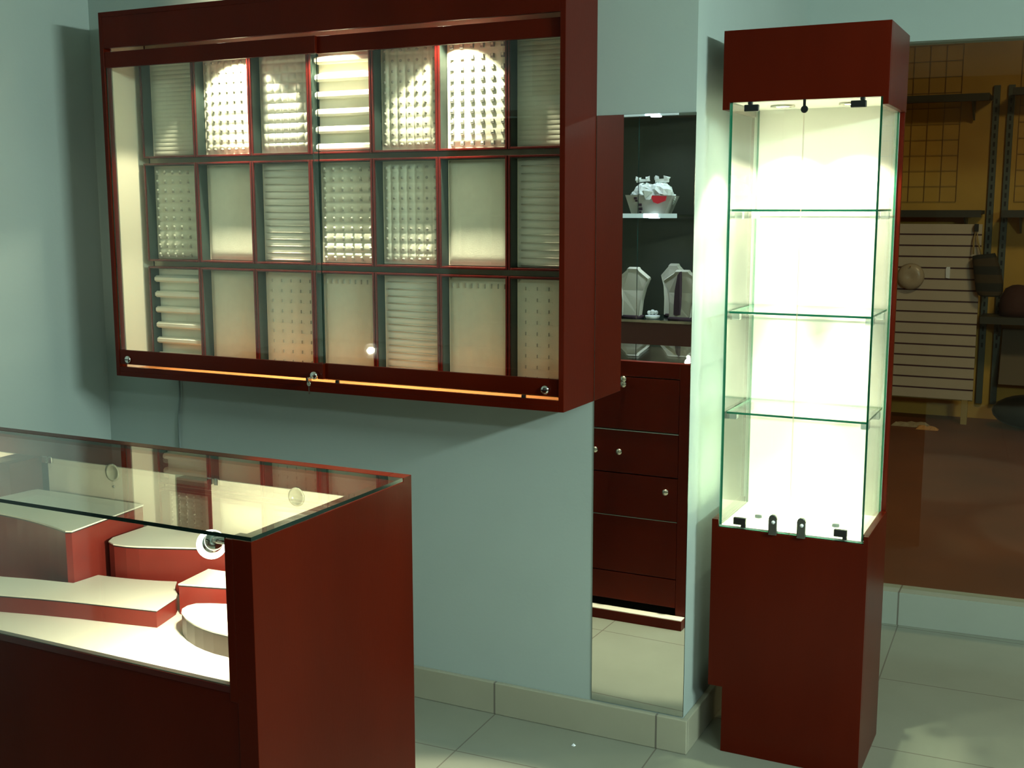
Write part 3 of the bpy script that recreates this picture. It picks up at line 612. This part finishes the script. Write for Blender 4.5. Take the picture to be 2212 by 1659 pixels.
rows = [(.962, .058, -.640), (.972, .078, -.642), (1.0, .092, -.645), (1.06, .096, -.650), (1.12, .094, -.662), (1.18, .090, -.675), (1.235, .082, -.690), (1.262, .075, -.697)]
n = 20; vs = []; fs = []; ms = []
for z, w, cx in rows:
    for k in range(n):
        a = 2 * PI * k / n; ca, sa = math.cos(a), math.sin(a)
        vs.append((cx + w * math.copysign(abs(ca) ** .6, ca), SWY - .07 + .045 * math.copysign(abs(sa) ** .8, sa), z + .012 * ca * (z > 1.2)))
for i in range(len(rows) - 1):
    for k in range(n): fs.append((i * n + k, i * n + (k + 1) % n, (i + 1) * n + (k + 1) % n, (i + 1) * n + k)); ms.append(i % 2)
fs += [tuple(range(n))[::-1], tuple((len(rows) - 1) * n + k for k in range(n))]; ms += [0, 0]
b.add(vs, fs, ms, True).build('bag_body', [BAG1, BAG2], hb)
MB().tube([(-.768, SWY - .05, 1.262), (-.772, SWY - .035, 1.36), (-.758, SWY - .03, 1.455), (-.745, SWY - .035, 1.36), (-.715, SWY - .05, 1.262)], .006).build('strap', TAN, hb)
MB().box(-.772, SWY - .045, 1.425, -.745, SWY - .0, 1.478).build('hook_clip', BLACK, hb)
# wall rails, brackets, shelves
PY = SY - .035
for k, (x, lb) in enumerate(((-.700, 'left of two close slotted shelf uprights on the ochre wall'), (-.600, 'right of two close slotted shelf uprights on the ochre wall'))):
    t = thing('shelf_upright', (x, SY - .03, 0.12), lb, 'shelf upright', 'slotted shelf uprights')
    # slight lean to the pair, as fixed in the photograph
    b = MB().box(x - .022, SY - .032, 0.12, x + .022, SY - .002, 2.48)
    b.build('rail', GREYM, t)
    m = MB()
    for j in range(30): m.box(x - .007, SY - .034, .55 + j * .062, x + .007, SY - .031, .585 + j * .062)
    m.build('slots', BLACK, t)
def store_shelf(x0, x1, z, d, label, th=.028, m=SHELFD, lip=.05):
    t = thing('store_shelf', ((x0 + x1) / 2, SY - d / 2, z), label, 'shelf', 'shelves on the storeroom wall')
    MB().box(x0, SY - .036 - d, z - th, x1, SY - .036, z).build('board', m, t, .002)
    MB().box(x0, SY - .040 - d, z - lip, x1, SY - .036 - d, z + .002).build('front_lip', m, t)
    for x in (x0 + .12, x1 - .12): MB().prism([(SY - .036, z - th), (SY - .036, z - th - .14), (SY - .05, z - th - .14), (SY - d, z - th)], x - .006, x + .006, 'YZ').build('bracket', GREYM, t)
    return t
store_shelf(-1.75, -.725, 2.40, .30, 'long dark shelf high on the ochre wall, left of the uprights')
store_shelf(-.575, .9, 2.43, .30, 'dark shelf high on the ochre wall, right of the uprights')
store_shelf(-1.75, -.735, 1.575, .30, 'dark shelf just above the slatwall panel')
store_shelf(-.60, .9, 1.575, .30, 'dark shelf at eye level right of the uprights')
store_shelf(-.70, .9, .81, .34, 'low dark shelf behind the handbag, at the right edge of the view', lip=.05)
tag(MB().lathe([(.115, 0), (.122, .05), (.118, .13), (.085, .20), (.040, .225), (.00001, .23)], (-.465, SY - .20, .8105), (0, 0, 1), 24).build('hat', mat('dark_red_brown_cloth', (.05, .016, .012), .85, bump=.3)), 'dark rounded hat standing on the low shelf in the storeroom', 'hat')
tag(MB().prism([(-.42, 1.577), (-.30, 1.592), (-.18, 1.625), (-.05, 1.632), (.1, 1.60), (.2, 1.577)], SY - .28, SY - .10, 'XZ').build('folded_cloth', BAG1), 'dark folded cloth lying on the eye-level shelf by the frame edge', 'cloth')
for k, (x0, x1, z0, z1) in enumerate(((-1.75, -.86, 1.64, 2.86), (-.54, .9, 1.64, 2.86))):
    m = MB(); nx = int((x1 - x0) / .115); nz = int((z1 - z0) / .115)
    for i in range(nx + 1): m.box(x0 + i * .115 - .0016, SY - .012, z0, x0 + i * .115 + .0016, SY - .008, z0 + nz * .115)
    for j in range(nz + 1): m.box(x0, SY - .016, z0 + j * .115 - .0016, x0 + nx * .115, SY - .012, z0 + j * .115 + .0016)
    tag(m.build('wire_grid', WIRE), ('wire grid panel on the ochre wall above the slatwall', 'wire grid panel on the ochre wall at the right edge')[k], 'wire grid', 'wire grids on the storeroom wall')
bx = thing('dark_bin', (-.15, 9.15, 0), 'black bin bag heap on the storeroom floor under the low shelf', 'bin bag')
MB().ico((-.30, 9.1, .13), .19, 0, (1.5, .8, .68)).ico((.05, 9.05, .12), .17, 0, (1.5, .9, .70)).build('heap', BLACK, bx)
pn = tag(MB().add([(-.56, 9.25, .30), (.25, 9.25, .30), (.25, 9.4, .70), (-.56, 9.4, .70), (-.56, 9.26, .30), (.25, 9.26, .30), (.25, 9.41, .70), (-.56, 9.41, .70)], [(0, 1, 2, 3), (7, 6, 5, 4), (0, 4, 5, 1), (1, 5, 6, 2), (2, 6, 7, 3), (3, 7, 4, 0)]).build('leaning_board', mat('dull_brown_board', (.12, .095, .06), .7)), 'dull brown board leaning on the wall under the low shelf', 'board')
for k, (x, y, s, lb) in enumerate(((-1.12, 8.90, .12, 'pale crumpled paper under the slatwall panel'), (-.99, 8.80, .07, 'small orange-brown paper scrap under the slatwall panel'))):
    vs = []; rnd = random.Random(k + 3)
    for j in range(7):
        for i in range(9): vs.append((x + (i / 8 - .5) * s * 2.2, y + (j / 6 - .5) * s, .001 + rnd.random() * .03 * (0 < i < 8) * (0 < j < 6)))
    tag(MB().add(vs, [(j * 9 + i, j * 9 + i + 1, (j + 1) * 9 + i + 1, (j + 1) * 9 + i) for j in range(6) for i in range(8)]).build('paper_litter', (mat('dirty_paper', (.30, .24, .15), .8), mat('orange_paper', (.5, .25, .08), .8))[k]), lb, 'litter', 'litter on the storeroom floor')
